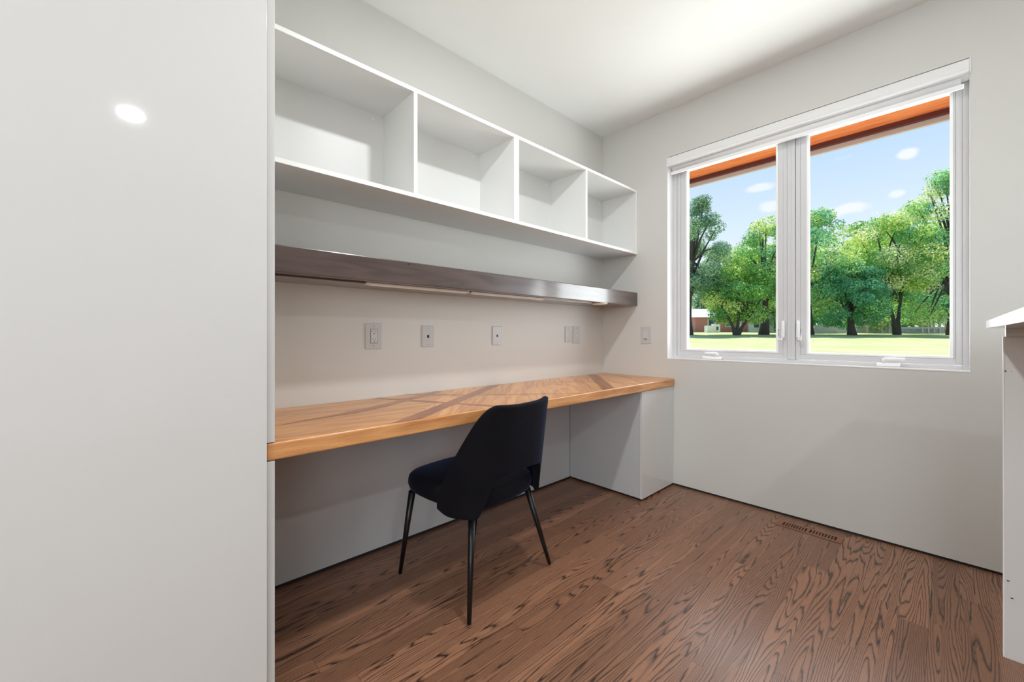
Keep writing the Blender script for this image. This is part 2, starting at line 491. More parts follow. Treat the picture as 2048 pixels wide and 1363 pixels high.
FY = .088
bm = bmesh.new()
ring(bm, OX0 + .003, OX1 - .002, OZ0 + .002, OZ1, .028, .022, .018, .03, FY, FY + .07)
box(bm, 1.292, 1.331, FY - .004, FY + .07, OZ0 + .02, OZ1 - .03, .0015)
box(bm, 1.3095, 1.3135, FY - .007, FY, OZ0 + .02, OZ1 - .03, .001)
obj('window_frame', bm, 'vinyl', win)
obj('jamb_lining', (lambda q: (box(q, OX0 + .0005, OX0 + .003, .002, FY, OZ0, OZ1), box(q, OX0, OX1, -.002, FY, OZ0 - .004, OZ0 + .002), box(q, OX1 - .002, OX1 - .0005, .002, FY, OZ0, OZ1), q)[-1])(bmesh.new()), 'vinyl_bright', win)
for side, (a, b, ga, gb, gz) in enumerate(((.590, 1.290, .665, 1.227, .989), (1.333, 2.019, 1.399, 1.976, .984))):
    s = B(0, 0, 0, 0, 0, 0); s.clear()
    z0, z1 = OZ0 + .022, OZ1 - .032
    ring(s, a, b, z0, z1, .022, .022, .030, .03, FY + .006, FY + .05)
    ring(s, a + .022, b - .022, z0 + .030, z1 - .03, ga - a - .034, b - gb - .034, gz - z0 - .042, .03, FY + .012, FY + .05)
    so = obj('window_sash', s, 'vinyl', win)
    s = bmesh.new()
    ring(s, ga - .012, gb + .012, gz - .012, z1 - .055, .012, .012, .012, .012, FY + .010, FY + .045, .001)
    obj('glazing_bead', s, 'vinyl_bright', so)
    obj('glass_pane', B(ga - .004, gb + .004, FY + .030, FY + .034, gz - .004, z1 - .06), 'glass', so)
    # sash lock: rounded body with a thin looped lever hanging outwards
    lx = 1.272 if side == 0 else 1.349
    s = bmesh.new(); box(s, lx - .0085, lx + .0085, FY - .022, FY + .006, 1.072, 1.178, .006, seg=3)
    lk = obj('sash_lock', s, 'vinyl_bright', win, smooth=True)
    sg = -1 if side == 0 else 1
    s = bmesh.new()
    tube(s, [(lx + sg * .004, FY - .024, 1.072), (lx + sg * .006, FY - .028, 1.060), (lx + sg * .014, FY - .032, 1.058), (lx + sg * .019, FY - .034, 1.068), (lx + sg * .019, FY - .034, 1.125), (lx + sg * .014, FY - .032, 1.128)], [.0045, .005, .005, .004, .003, .002])
    obj('lock_lever', s, 'vinyl_bright', lk, smooth=True)


def crank(x0, x1, fx, flip):
    s = bmesh.new(); box(s, x0, x1, FY - .028, FY + .004, OZ0 + .003, OZ0 + .024, .006, seg=3)
    c = obj('crank_housing', s, 'vinyl_bright', win, smooth=True)
    s = bmesh.new()
    tube(s, [(fx, FY - .02, OZ0 + .022), (fx - .002 * flip, FY - .03, OZ0 + .040), (fx - .012 * flip, FY - .036, OZ0 + .047)], [.009, .009, .008], 10)
    a = obj('crank_arm', s, 'vinyl_bright', c, smooth=True)
    s = bmesh.new(); box(s, min(fx, fx - .085 * flip), max(fx, fx - .085 * flip), FY - .042, FY - .026, OZ0 + .036, OZ0 + .052, .006, seg=3)
    obj('crank_handle', s, 'vinyl_bright', c, smooth=True)


crank(.785, .915, .890, 1)
crank(1.705, 1.800, 1.735, -1)
for z in (1.652, 1.116):
    obj('hinge_pin', B(1.214, 1.226, FY + .024, FY + .028, z - .004, z + .004, .001), 'slot_dark', win)

# roller blind, rolled up
bl = thing('roller_blind', 'white roller blind cassette, fully rolled up, mounted at the head of the window', 'blind', (1.3, .03, 2.27))
bm = bmesh.new()
prof = [(.085, 2.392), (.002, 2.392), (-.006, 2.386), (-.008, 2.345), (-.004, 2.330), (.010, 2.322), (.085, 2.322)]
for x0, x1 in ((OX0 + .006, OX1 - .004),):
    a = [bm.verts.new((x0, y, z)) for y, z in prof]; b = [bm.verts.new((x1, y, z)) for y, z in prof]
    for i in range(len(prof)):
        j = (i + 1) % len(prof); bm.faces.new((a[i], b[i], b[j], a[j]))
    bm.faces.new(a); bm.faces.new(b[::-1])
bmesh.ops.recalc_face_normals(bm, faces=bm.faces)
obj('cassette', bm, 'blind', bl)
for x0, x1 in ((OX0 + .001, OX0 + .0055), (OX1 - .0035, OX1 + .001)):
    obj('end_cap', B(x0, x1, -.0095, .084, 2.320, 2.3935, .002), 'vinyl_bright', bl)
obj('cassette_lip', B(OX0 + .008, OX1 - .006, -.0105, -.003, 2.327, 2.334, .002), 'vinyl_bright', bl)
bm = bmesh.new(); tube(bm, [(OX0 + .03, .045, 2.312), (OX1 - .03, .045, 2.312)], [.026, .026], 20)
obj('rolled_fabric', bm, 'blind', bl, smooth=True)
obj('hem_bar', B(OX0 + .02, OX1 - .02, .022, .034, 2.268, 2.290, .003), 'vinyl_bright', bl)

# ------------------------------------------------------------------ upper shelf cabinets


def wall_cabinet(y0, y1, label):
    D, z0, z1, T = .316, 1.716, 2.214, .018
    t = thing('wall_cabinet', label, 'cabinet', (0, (y0 + y1) / 2, z0), 'open white cubby cabinets on the desk wall')
    mid = (y0 + y1) / 2
    for nm, (za, zb) in (('top_panel', (z1 - T, z1)), ('bottom_panel', (z0, z0 + T))):
        obj(nm, B(.003, D - .001, y0, y1, za, zb), 'white_laminate', t)
        obj('edge_band', B(D - .001, D, y0, y1, za, zb), 'edge_white', t)
    for ya in (y0, mid - T / 2, y1 - T):
        s = obj('divider' if ya == mid - T / 2 else 'side_panel', B(.003, D - .001, ya, ya + T, z0 + T, z1 - T), 'white_laminate', t)
        obj('edge_band', B(D - .001, D, ya, ya + T, z0 + T, z1 - T), 'edge_white', s)
    for a, b in ((y0 + T, mid - T / 2), (mid + T / 2, y1 - T)):
        bk = obj('back_panel', B(.003, .009, a, b, z0 + T, z1 - T), 'white_laminate', t)
        bm = bmesh.new(); cyl(bm, (.009, b - .055, z1 - T - .03), (.012, b - .055, z1 - T - .03), .006, .005)
        obj('screw_cap', bm, 'edge_white', bk)


wall_cabinet(-2.571, -1.3005, 'open white two-cubby wall cabinet nearer the tall gloss cabinet')
wall_cabinet(-1.2995, -.0015, 'open white two-cubby wall cabinet touching the window wall')

# ------------------------------------------------------------------ dark beam shelf with light bars
bs = thing('floating_shelf', 'thick dark brown distressed wooden shelf above the outlets', 'shelf', (0, -1.28, 1.317))
bm = B(.001, .319, -2.571, -.0015, 1.317, 1.4185, .004)
obj('shelf_board', bm, 'beam_wood', bs, uv_axis=1)
obj('wire_channel', B(.252, .262, -2.571, -2.15, 1.311, 1.317, .001), 'beam_wood', bs, uv_axis=1)
obj('wire_channel', B(.247, .257, -1.02, -.50, 1.311, 1.317, .001), 'led_pale', bs)


def light_bar(y0, y1, label):
    t = thing('light_bar', label, 'light', (.262, (y0 + y1) / 2, 1.305), 'slim light bars under the dark shelf')
    obj('housing', B(.248, .276, y0, y1, 1.3065, 1.317, .003), 'led_pale', t)
    obj('diffuser', B(.251, .273, y0 + .012, y1 - .012, 1.3045, 1.3065, .0008), 'led_white', t)


light_bar(-2.147, -1.600, 'slim pale light bar under the dark shelf, the one nearer the tall cabinet')
light_bar(-1.585, -1.020, 'slim pale light bar under the middle of the dark shelf')
pk = thing('puck_light', 'small round white puck light under the window end of the dark shelf', 'light', (.275, -.445, 1.305))
bm = bmesh.new(); cyl(bm, (.275, -.445, 1.309), (.275, -.445, 1.317), .056, .056, 32); obj('rim', bm, 'led_pale', pk)
bm = bmesh.new(); cyl(bm, (.275, -.445, 1.306), (.275, -.445, 1.309), .044, .050, 32); obj('lens', bm, 'led_white', pk)

# ------------------------------------------------------------------ desk top with inlaid bands
dk = thing('desktop', 'long orange-brown wooden desktop with dark inlaid bands, fixed along the wall', 'desk', (0, -1.3, .72))
DX, DZ = .617, .772
bm = bmesh.new()
box(bm, .001, DX, -2.5945, -.0015, .720, DZ, .006, seg=3)
desk = obj('tabletop', bm, 'desk_wood', dk, uv_axis=1)


def clip(poly, x0, x1, y0, y1):
    for ax, lim, sgn in ((0, x0, 1), (0, x1, -1), (1, y0, 1), (1, y1, -1)):
        out = []
        for i in range(len(poly)):
            a, b = poly[i - 1], poly[i]
            da, db = (a[ax] - lim) * sgn, (b[ax] - lim) * sgn
            if (da >= 0) != (db >= 0):
                k = da / (da - db); out.append((a[0] + (b[0] - a[0]) * k, a[1] + (b[1] - a[1]) * k))
            if db >= 0:
                out.append(b)
        poly = out
        if not poly:
            return poly
    return poly


inlay_bm = bmesh.new(); UVL = inlay_bm.loops.layers.uv.new('grain'); TL = inlay_bm.faces.layers.float_color.new('tone')


NIN = 0


def inlay(poly, level, tone, gd):
    poly = clip(poly, .003, DX - .006, -2.57, -.004)
    if len(poly) < 3:
        return
    global NIN
    NIN += 1
    zz = DZ - dk.location.z + .00008 * level + .000009 * NIN
    vs = [inlay_bm.verts.new((p[0] - dk.location.x, p[1] - dk.location.y, zz)) for p in poly]
    f = inlay_bm.faces.new(vs)
    f.normal_update()
    if f.normal.z < 0:
        f.normal_flip()
    f[TL] = (tone[0], tone[1], tone[2], 1)
    g = Vector((gd[0], gd[1])).normalized(); off = rnd.uniform(0, 9)
    for lp in f.loops:
        c = lp.vert.co
        lp[UVL].uv = (c.x * g.x + c.y * g.y + off, -c.x * g.y + c.y * g.x + off * 2)


def band(p, q, w0, w1, level, tone, segs=1):
    p, q = Vector(p), Vector(q); d = (q - p).normalized(); n = Vector((-d.y, d.x))
    inlay([tuple(p - n * w0 / 2), tuple(q - n * w1 / 2), tuple(q + n * w1 / 2), tuple(p + n * w0 / 2)], level, tone, d)


# fields between the bands, each with its own grain direction
inlay([(0, -2.58), (.62, -2.58), (.62, -2.10), (.04, -1.24), (0, -1.2)], 1, (1.0, 1.0, 1.0), (.12, 1))
inlay([(.62, -2.1), (.04, -1.24), (.10, -1.20), (.62, -1.65)], 1, (1.04, 1.04, 1.05), (.5, .8))
# short boards lying across between the wide band and the far band
d = Vector((.30, -.33)).normalized(); n = Vector((.74, .67)).normalized()
for k in range(-4, 16):
    o_ = Vector((.0, -1.13)) + Vector((0, .098)) * k
    a = o_; b = o_ + Vector((0, .098)); e = Vector((.72, -.72))
    tn = rnd.uniform(.94, 1.16)
    inlay([tuple(a), tuple(a + e), tuple(b + e), tuple(b)], 2, (tn * 1.06, tn * 1.06, tn * 1.08), (e.x, e.y))
inlay([(0, -.17), (.62, -.83), (.62, -.0), (0, 0)], 3, (1.10, 1.08, 1.04), (1, -.62))
DKT = (.52, .40, .40)
band((.64, -2.19), (.0, -1.175), .064, .064, 6, DKT)                    # wide band A
band((-.02, -1.995), (.62, -1.685), .034, .034, 5, (.56, .43, .42))                 # band B
band((.365, -2.50), (.30, -2.22), .002, .05, 5, (.62, .48, .42))        # band C, tapering towards the tall cabinet
band((.305, -2.235), (.245, -2.06), .05, .05, 5, (.55, .42, .40))
band((.25, -2.08), (.02, -1.62), .05, .05, 5, (.58, .46, .45))
band((-.01, -1.83), (.25, -1.575), .028, .024, 5, (.56, .44, .42))      # band D
band((.25, -1.575), (.62, -1.08), .018, .008, 5, (.56, .44, .40))
band((.04, -.20), (.64, -.865), .078, .082, 7, (.56, .42, .36))         # band E
band((.02, -.92), (.22, -.735), .006, .007, 6, (.62, .5, .42))          # dark seam H
band((.22, -.735), (.46, -.38), .006, .006, 6, (.62, .5, .42))
band((.03, -.02), (.32, -.16), .016, .020, 6, (.72, .58, .46))          # streak near the window wall
band((.32, -.16), (.60, -.42), .016, .030, 6, (.78, .66, .56))
obj_me = bpy.data.meshes.new('inlay'); inlay_bm.to_mesh(obj_me); inlay_bm.free(); obj_me.materials.append(MAT['desk_wood'])
io = bpy.data.objects.new('inlay', obj_me); COL.objects.link(io); io.parent = dk
io['label'] = 'pattern of light boards and darker crossing bands'

# knee-space back panel, pedestal
bp = thing('back_panel', 'satin white panel closing the wall under the desktop', 'panel', (0, -1.5, .013))
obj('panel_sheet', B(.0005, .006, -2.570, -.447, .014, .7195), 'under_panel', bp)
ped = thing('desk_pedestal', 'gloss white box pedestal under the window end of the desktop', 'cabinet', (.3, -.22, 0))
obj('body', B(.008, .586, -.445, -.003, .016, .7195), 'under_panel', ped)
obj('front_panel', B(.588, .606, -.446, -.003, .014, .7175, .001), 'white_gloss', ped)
obj('plinth', B(.03, .585, -.430, -.02, 0, .0155), 'dark_gap', ped)
obj('back_plinth', B(.0005, .006, -2.57, -.446, 0, .013), 'dark_gap', bp)

# ------------------------------------------------------------------ tall gloss cabinet on the left
tallc = thing('tall_cabinet', 'tall glossy white cabinet filling the left side of the room, floor to ceiling', 'cabinet', (.3, -3.1, 0))
obj('door', B(.617, .637, -3.215, -2.5975, .012, 2.735, .0012), 'white_gloss', tallc)
obj('door', B(.617, .637, -3.840, -3.2185, .012, 2.735, .0012), 'white_gloss', tallc)
obj('carcass', B(.003, .612, -3.84, -2.596, .012, 2.735), 'white_laminate', tallc)
e1 = obj('end_panel', B(.003, .6165, -2.5935, -2.573, .774, 2.735, .0008), 'white_gloss', tallc)
e2 = obj('end_panel', B(.003, .6165, -2.5935, -2.573, .002, .7185, .0008), 'white_gloss', tallc)

# ------------------------------------------------------------------ outlets and switches


def plate(name, label, cat, y0, y1, z0, z1, kind):
    """cover plate on the desk wall (X = 0)"""
    yc, zc = (y0 + y1) / 2, (z0 + z1) / 2
    t = thing(name, label, cat, (0, yc, zc), 'grey cover plates along the desk wall')
    obj('cover_plate', B(.0, .0065, y0, y1, z0, z1, .003), 'plate_grey', t)
    for dz in (-(z1 - z0) * .385, (z1 - z0) * .385):
        bm = bmesh.new(); cyl(bm, (.0065, yc, zc + dz), (.0078, yc, zc + dz), .0032, .003, 12); obj('screw', bm, 'chrome', t)
    if kind == 'duplex':
        r = obj('receptacle', B(.006, .0085, yc - .0165, yc + .0165, zc - .034, zc + .034, .001), 'device_grey', t)
        obj('reveal', B(.0062, .0067, yc - .0182, yc + .0182, zc - .0357, zc + .0357), 'slot_dark', t)
        for s in (-.019, .019):
            bm = bmesh.new()
            box(bm, .0083, .0087, yc - .0075, yc - .0055, zc + s + .001, zc + s + .009); box(bm, .0083, .0087, yc + .0055, yc + .0075, zc + s + .001, zc + s + .009)
            cyl(bm, (.0083, yc, zc + s - .007), (.0088, yc, zc + s - .007), .0027, .0027, 12)
            obj('socket_slots', bm, 'slot_dark', r)
    elif kind == 'jack':
        obj('jack_port', B(.006, .0072, yc - .0065, yc + .0065, zc - .008, zc + .007, .0004), 'slot_dark', t)
    elif kind == 'blank':
        bm = bmesh.new(); cyl(bm, (.006, yc, zc), (.0085, yc, zc), .005, .004, 14); obj('centre_stud', bm, 'edge_white', t)
    elif kind == 'small':
        r = obj('receptacle', B(.006, .008, yc - .017, yc + .017, zc - .034, zc + .034, .001), 'device_grey', t)
        for s in (-.019, .019):
            obj('socket_slots', B(.0079, .0084, yc - .003, yc + .003, zc + s - .007, zc + s), 'slot_dark', r)
    return t


plate('power_outlet', 'grey double power outlet on a wide plate, nearest the tall cabinet', 'outlet', -2.037, -1.951, 1.019, 1.148, 'duplex')
plate('wall_jack', 'grey plate with one dark jack hole, right beside the wide power outlet', 'wall plate', -1.719, -1.645, 1.023, 1.141, 'jack')
plate('wall_jack', 'grey plate with one dark jack hole, left of the paired plates, mid wall', 'wall plate', -1.214, -1.138, 1.024, 1.145, 'jack')
plate('blank_plate', 'grey blank plate with a white centre stud, left one of the pair near the corner', 'wall plate', -.498, -.423, 1.033, 1.153, 'blank')
plate('power_outlet', 'grey power outlet, right one of the pair near the corner', 'outlet', -.405, -.319, 1.022, 1.156, 'small')
sw = thing('light_switch', 'grey paddle dimmer switch on the window wall beside the window', 'light switch', (.39, 0, 1.088))
obj('cover_plate', B(.349, .431, -.0065, 0, 1.022, 1.153, .003), 'plate_grey', sw)
pd = obj('paddle', B(.373, .407, -.0095, -.006, 1.054, 1.121, .0015), 'device_grey', sw)
obj('dimmer_slot', B(.377, .403, -.0102, -.0093, 1.057, 1.061), 'slot_dark', pd)

# ------------------------------------------------------------------ floor register
vt = thing('floor_register', 'brown wooden floor vent with slots, set in the floor below the window', 'vent', (1.441, -.134, 0))
VX0, VX1, VY0, VY1 = 1.290, 1.592, -.176, -.094
bm = bmesh.new()
box(bm, VX0, VX1, VY0, VY0 + .016, .0002, .004, .0012); box(bm, VX0, VX1, VY1 - .014, VY1, .0002, .004, .0012)
box(bm, VX0, VX0 + .03, VY0 + .016, VY1 - .014, .0002, .004, .0012); box(bm, VX1 - .026, VX1, VY0 + .016, VY1 - .014, .0002, .004, .0012)
box(bm, 1.434, 1.446, VY0 + .016, VY1 - .014, .0002, .0035)
obj('frame', bm, 'vent_wood', vt, uv_axis=0)
obj('duct_opening', B(VX0 + .03, VX1 - .026, VY0 + .016, VY1 - .014, .0002, .0006), 'slot_dark', vt)
for a, b in ((VX0 + .03, 1.434), (1.446, VX1 - .026)):
    bm = bmesh.new()
    for k in range(1, 9):
        x = a + (b - a) * k / 9
        box(bm, x - .0032, x + .0032, VY0 + .016, VY1 - .014, .0006, .003)
    obj('louver_bank', bm, 'vent_wood', vt, uv_axis=1)

# ------------------------------------------------------------------ white bar unit at the right edge
bc = thing('bar_counter', 'white bar-height counter unit at the right edge of the room', 'counter', (2.4, -1.4, 0))
obj('countertop', B(2.062, 3.2, -2.25, -.700, 1.113, 1.139, .0015), 'quartz', bc)
obj('side_panel', B(2.099, 3.15, -.722, -.702, 0, 1.084, .001), 'white_laminate', bc)
obj('lit_edge_strip', B(2.0985, 2.1015, -.7235, -.7215, .002, 1.0835), 'edge_white', bc)  # brighter white paints the light on the panel's narrow front edge
obj('support_rail', B(2.104, 3.15, -.735, -.704, 1.084, 1.113, .001), 'grey_rail', bc)
obj('under_rail', B(2.140, 3.10, -.90, -.87, 1.095, 1.113, .001), 'edge_white', bc)
obj('far_panel', B(3.13, 3.15, -2.2, -.736, 0, 1.113), 'white_laminate', bc)
bm = bmesh.new(); cyl(bm, (2.104, -.7225, .968), (2.104, -.7215, .968), .0022, .0022, 10); cyl(bm, (2.117, -.7225, .968), (2.117, -.7215, .968), .001, .001, 10)
obj('screw_hole', bm, 'slot_dark', bc)
for x, z in ((2.110, .262), (2.118, .207)):
    obj('scuff_mark', B(x - .003, x + .003, -.7225, -.7218, z - .0018, z + .0018), 'slot_dark', bc)

# ------------------------------------------------------------------ recessed ceiling lights


def downlight(x, y, label, power):
    t = thing('recessed_light', label, 'ceiling light', (x, y, H), 'recessed ceiling lights')
    bm = bmesh.new(); n = 32
    for (r0, z0), (r1, z1) in zip(((.062, H - .002), (.066, H - .008), (.085, H - .004), (.087, H)), ((.066, H - .008), (.085, H - .004), (.087, H), (.087, H))):
        if (r0, z0) == (r1, z1):
            continue
        for i in range(n):
            a, b = 2 * PI * i / n, 2 * PI * (i + 1) / n
            bm.faces.new([bm.verts.new((x + math.cos(q) * r, y + math.sin(q) * r, z)) for q, r, z in ((a, r0, z0), (b, r0, z0), (b, r1, z1), (a, r1, z1))])
    bmesh.ops.remove_doubles(bm, verts=bm.verts, dist=1e-5)
    obj('trim_ring', bm, 'edge_white', t, smooth=True)
    bm = bmesh.new(); cyl(bm, (x, y, H - .003), (x, y, H), .062, .062, 32)
    obj('lens', bm, 'lens', t)
    o = area('recessed_light_lamp', (x, y, H - .012), (0, 0, 0), .12, .12, power, (.955, .985, 1), 'DISK')
    o.parent = t; o.location = (0, 0, -.012)


downlight(1.30, -1.70, 'recessed ceiling light over the chair, just beyond the top of the view', LAMP * 1.45)
downlight(3.44, -2.89, 'recessed ceiling light whose reflection shows in the tall gloss cabinet', LAMP)
downlight(1.30, -4.20, 'added fill lamp behind the camera, built as a recessed ceiling light', LAMP)  # this lamp and the next are unseen, added for fill
downlight(3.44, -4.90, 'added fill lamp at the back of the room, built as a recessed ceiling light', LAMP)

# ------------------------------------------------------------------ chair
ch = thing('dining_chair', 'black velvet chair with an open wraparound back, pulled up to the desk', 'chair', (.487, -1.732, 0))
ch['_local'] = 1
CYAW = math.radians(90 + 7)      # local +Y (front) turned towards the desk wall
ch.rotation_euler = (0, 0, CYAW)


def superpt(th, e):
    s, c = math.sin(th), math.cos(th)
    return math.copysign(abs(s) ** e, s), math.copysign(abs(c) ** e, c)


def seat_bm():
    bm = bmesh.new(); n = 48
    prof = [(0, .384), (.55, .384), (.90, .386), (.975, .396), (1.0, .415), (1.0, .435), (.985, .452), (.94, .464), (.80, .472), (.5, .476), (0, .477)]
    rings = []
    for k, z in prof:
        r = []
        for i in range(n):
            a = 2 * PI * i / n; sx, sy = superpt(a, .62)
            w = .240 - .010 * (sy > 0) * sy; d = .262
            drop = -.012 * max(0, sy) ** 2 * (1 if z > .43 else .2)
            r.append(bm.verts.new((sx * w * max(k, .001), .032 + sy * d * max(k, .001), z + drop * k)))
        rings.append(r)
    for a, b in zip(rings, rings[1:]):
        for i in range(n):
            j = (i + 1) % n; bm.faces.new((a[i], a[j], b[j], b[i]))
    bmesh.ops.remove_doubles(bm, verts=bm.verts, dist=1e-3)
    bmesh.ops.recalc_face_normals(bm, faces=bm.faces)
    return bm


def sstep(a, b, x):
    t = max(0, min(1, (x - a) / (b - a))); return t * t * (3 - 2 * t)


def shell_pos(th, z):
    s, c = superpt(th, .62)
    D = .245 + max(0, z - .40) * .155
    Wd = .250 - max(0, z - .5) * .02
    flare = 0
    return Vector((s * Wd, -.005 - c * D, z))


def shell_bm():
    bm = bmesh.new(); nu, nv = 72, 22; g = []
    THM = math.radians(87)
    for i in range(nu + 1):
        th = -THM + 2 * THM * i / nu
        p = shell_pos(th, .45); a = abs(p.x); b = -p.y
        # lower edge: low at the sides, an arch in the middle of the rear
        zb = .370 + (.522 - .370) * (1 - sstep(.135, .196, a)) if b > .10 else .370 + .035 * (1 - sstep(0, .05, b)) ** 2
        if b > .12:
            zb += .012 * (1 - (min(a, .125) / .125) ** 2)
        # upper edge: high rear, sloping down along the arms
        t = max(0, min(1, (b - .0) / .235))
        zt = .405 + .47 * t ** 1.35
        cap = .816 + .008 * sstep(.04, .19, a)
        k_ = .085; h_ = max(0, min(1, .5 + .5 * (cap - zt) / k_)); zt = cap + (zt - cap) * h_ - k_ * h_ * (1 - h_)
        zt -= .03 * (1 - sstep(0, .1, t)) if t < .1 else 0
        zt = max(zt, zb + .012)
        q_ = (1 - min(1, (THM - abs(th)) / math.radians(14))) ** 2
        zb += .024 * q_; zt -= .034 * q_
        row = []
        for j in range(nv + 1):
            v = j / nv; z = zb + (zt - zb) * v
            row.append(bm.verts.new(shell_pos(th, z)))
        g.append(row)
    for i in range(nu):
        for j in range(nv):
            f = bm.faces.new((g[i][j], g[i + 1][j], g[i + 1][j + 1], g[i][j + 1])); f.smooth = True
    bmesh.ops.recalc_face_normals(bm, faces=bm.faces)
    return bm


so = obj('seat', seat_bm(), 'velvet', ch, smooth=True)
sh = obj('backrest', shell_bm(), 'velvet', ch, smooth=True)
sm = sh.modifiers.new('thickness', 'SOLIDIFY'); sm.thickness = .026; sm.offset = 0; sm.use_rim = True
sb_ = sh.modifiers.new('soft_edge', 'SUBSURF'); sb_.levels = 2; sb_.render_levels = 2
obj('seat_frame', B(-.16, .16, -.17, .19, .372, .386, .004), 'chair_metal', ch)
for fx, fy, tx, ty in ((-.262, -.238, -.175, -.165), (.262, -.238, .175, -.165), (-.235, .238, -.215, .175), (.235, .238, .215, .175)):
    bm = bmesh.new(); cyl(bm, (fx, fy, .012), (tx, ty, .392), .0085, .0155, 20)
    lg = obj('leg', bm, 'chair_metal', ch, smooth=False)
    bm = bmesh.new(); cyl(bm, (fx, fy, 0), (fx, fy, .012), .0085, .0085, 14)
    obj('foot_cap', bm, 'foot_cap', lg)

# ------------------------------------------------------------------ outside: eave, lawn, house, fence, trees
ev = thing('roof_eave', 'orange timber eave with a dark edge beam and pale fascia outside the window', 'roof', (1.5, .7, 2.56))
obj('soffit', B(-3, 7, .18, 1.12, 2.614, 2.66), 'soffit_wood', ev, uv_axis=0)
obj('edge_beam', B(-3, 7, 1.12, 1.152, 2.580, 2.66), 'dark_beam', ev)
obj('fascia_board', B(-3, 7, 1.154, 1.18, 2.545, 2.70), 'fascia', ev)

FD = Vector((-math.sin(YAW), math.cos(YAW), 0)); RD = Vector((math.cos(YAW), math.sin(YAW), 0))
KN = [(-30, -.35), (3, -.35), (6, -.1), (14, .45), (34.5, .56), (46, 1.08), (64, 1.55), (150, 4.5)]


def gz(d):
    for (a, za), (b, zb) in zip(KN, KN[1:]):
        if d <= b:
            return za + (zb - za) * (d - a) / (b - a)
    return KN[-1][1]


def G(l, d, z=0.0):
    """point in the garden: l across, d deep, measured from the room, z above the lawn"""
    p = Vector((CAM.x, CAM.y, 0)) + RD * l + FD * d
    return Vector((p.x, p.y, gz(d) + z))


bm = bmesh.new(); rows = []
for d in [3 + i * 1.5 for i in range(98)]:
    r = []
    for k in range(41):
        l = -60 + k * 6.0
        p = G(l, d); r.append(bm.verts.new(p))
    rows.append(r)
for a, b in zip(rows, rows[1:]):
    for i in range(40):
        f = bm.faces.new((a[i], a[i + 1], b[i + 1], b[i])); f.smooth = True
# keep the lawn clear of the house: drop everything on the room's side of the wall
bmesh.ops.bisect_plane(bm, geom=bm.verts[:] + bm.edges[:] + bm.faces[:], plane_co=(0, .2, 0), plane_no=(0, -1, 0), clear_outer=True)
bmesh.ops.recalc_face_normals(bm, faces=bm.faces)
lw = obj('lawn', bm, 'grass'); tag(lw, 'sunlit yellow-green lawn outside the window', 'lawn', kind='structure')


def leaves(name, centres, radii, n, size, cols, parent, seed, flat=.75):
    rg = np.random.default_rng(seed)
    C_ = np.array([list(c) for c in centres]); R_ = np.array(radii)
    w = R_ ** 2; pick = rg.choice(len(C_), n, p=w / w.sum())
    v = rg.normal(size=(n, 3)); v /= np.linalg.norm(v, axis=1)[:, None]
    rr = R_[pick] * (rg.uniform(.45, 1.08, n) ** .6)
    P = C_[pick] + v * rr[:, None] * np.array([1, 1, flat])
    nn = v + rg.normal(size=(n, 3)) * .55 + np.array([0, 0, .35]); nn /= np.linalg.norm(nn, axis=1)[:, None]
    t1 = np.cross(nn, rg.normal(size=(n, 3))); t1 /= np.linalg.norm(t1, axis=1)[:, None]; t2 = np.cross(nn, t1)
    s = size * rg.uniform(.6, 1.3, n)[:, None]
    q = np.stack([P - t1 * s, P - t2 * s * .6, P + t1 * s, P + t2 * s * .6], 1).reshape(-1, 3)
    q -= np.array(parent.location)
    me = bpy.data.meshes.new(name); me.vertices.add(4 * n); me.vertices.foreach_set('co', q.ravel())
    me.loops.add(4 * n); me.loops.foreach_set('vertex_index', np.arange(4 * n, dtype=np.int32))
    me.polygons.add(n); me.polygons.foreach_set('loop_start', np.arange(0, 4 * n, 4, dtype=np.int32))
    cols = np.array(cols); base = rg.integers(0, len(cols), len(C_))[pick]
    c = cols[base] * rg.uniform(.95, 1.6, n)[:, None] + .045
    mixi = rg.random(n) < .25; c[mixi] = cols[rg.integers(0, len(cols), mixi.sum())]
    c = np.clip(np.concatenate([c, np.ones((n, 1))], 1), 0, 1)
    at = me.attributes.new('tone', 'FLOAT_COLOR', 'FACE'); at.data.foreach_set('color', c.ravel().astype(np.float32))
    me.update(calc_edges=True); me.materials.append(MAT['leaves'])
    o = bpy.data.objects.new(name, me); COL.objects.link(o); o.parent = parent
    return o


def C3(*a):
    return srgb(*a)[:3]


GREENS = [C3(120, 172, 88), C3(170, 200, 104), C3(96, 152, 92), C3(204, 216, 136), C3(110, 164, 112)]
TEALS = [C3(100, 164, 124), C3(122, 182, 136), C3(160, 202, 132), C3(84, 146, 108)]
YEL = [C3(212, 222, 130), C3(184, 208, 116), C3(232, 234, 180), C3(136, 182, 104), C3(112, 164, 102)]
GREY = [C3(130, 162, 130), C3(108, 144, 114), C3(166, 190, 152)]


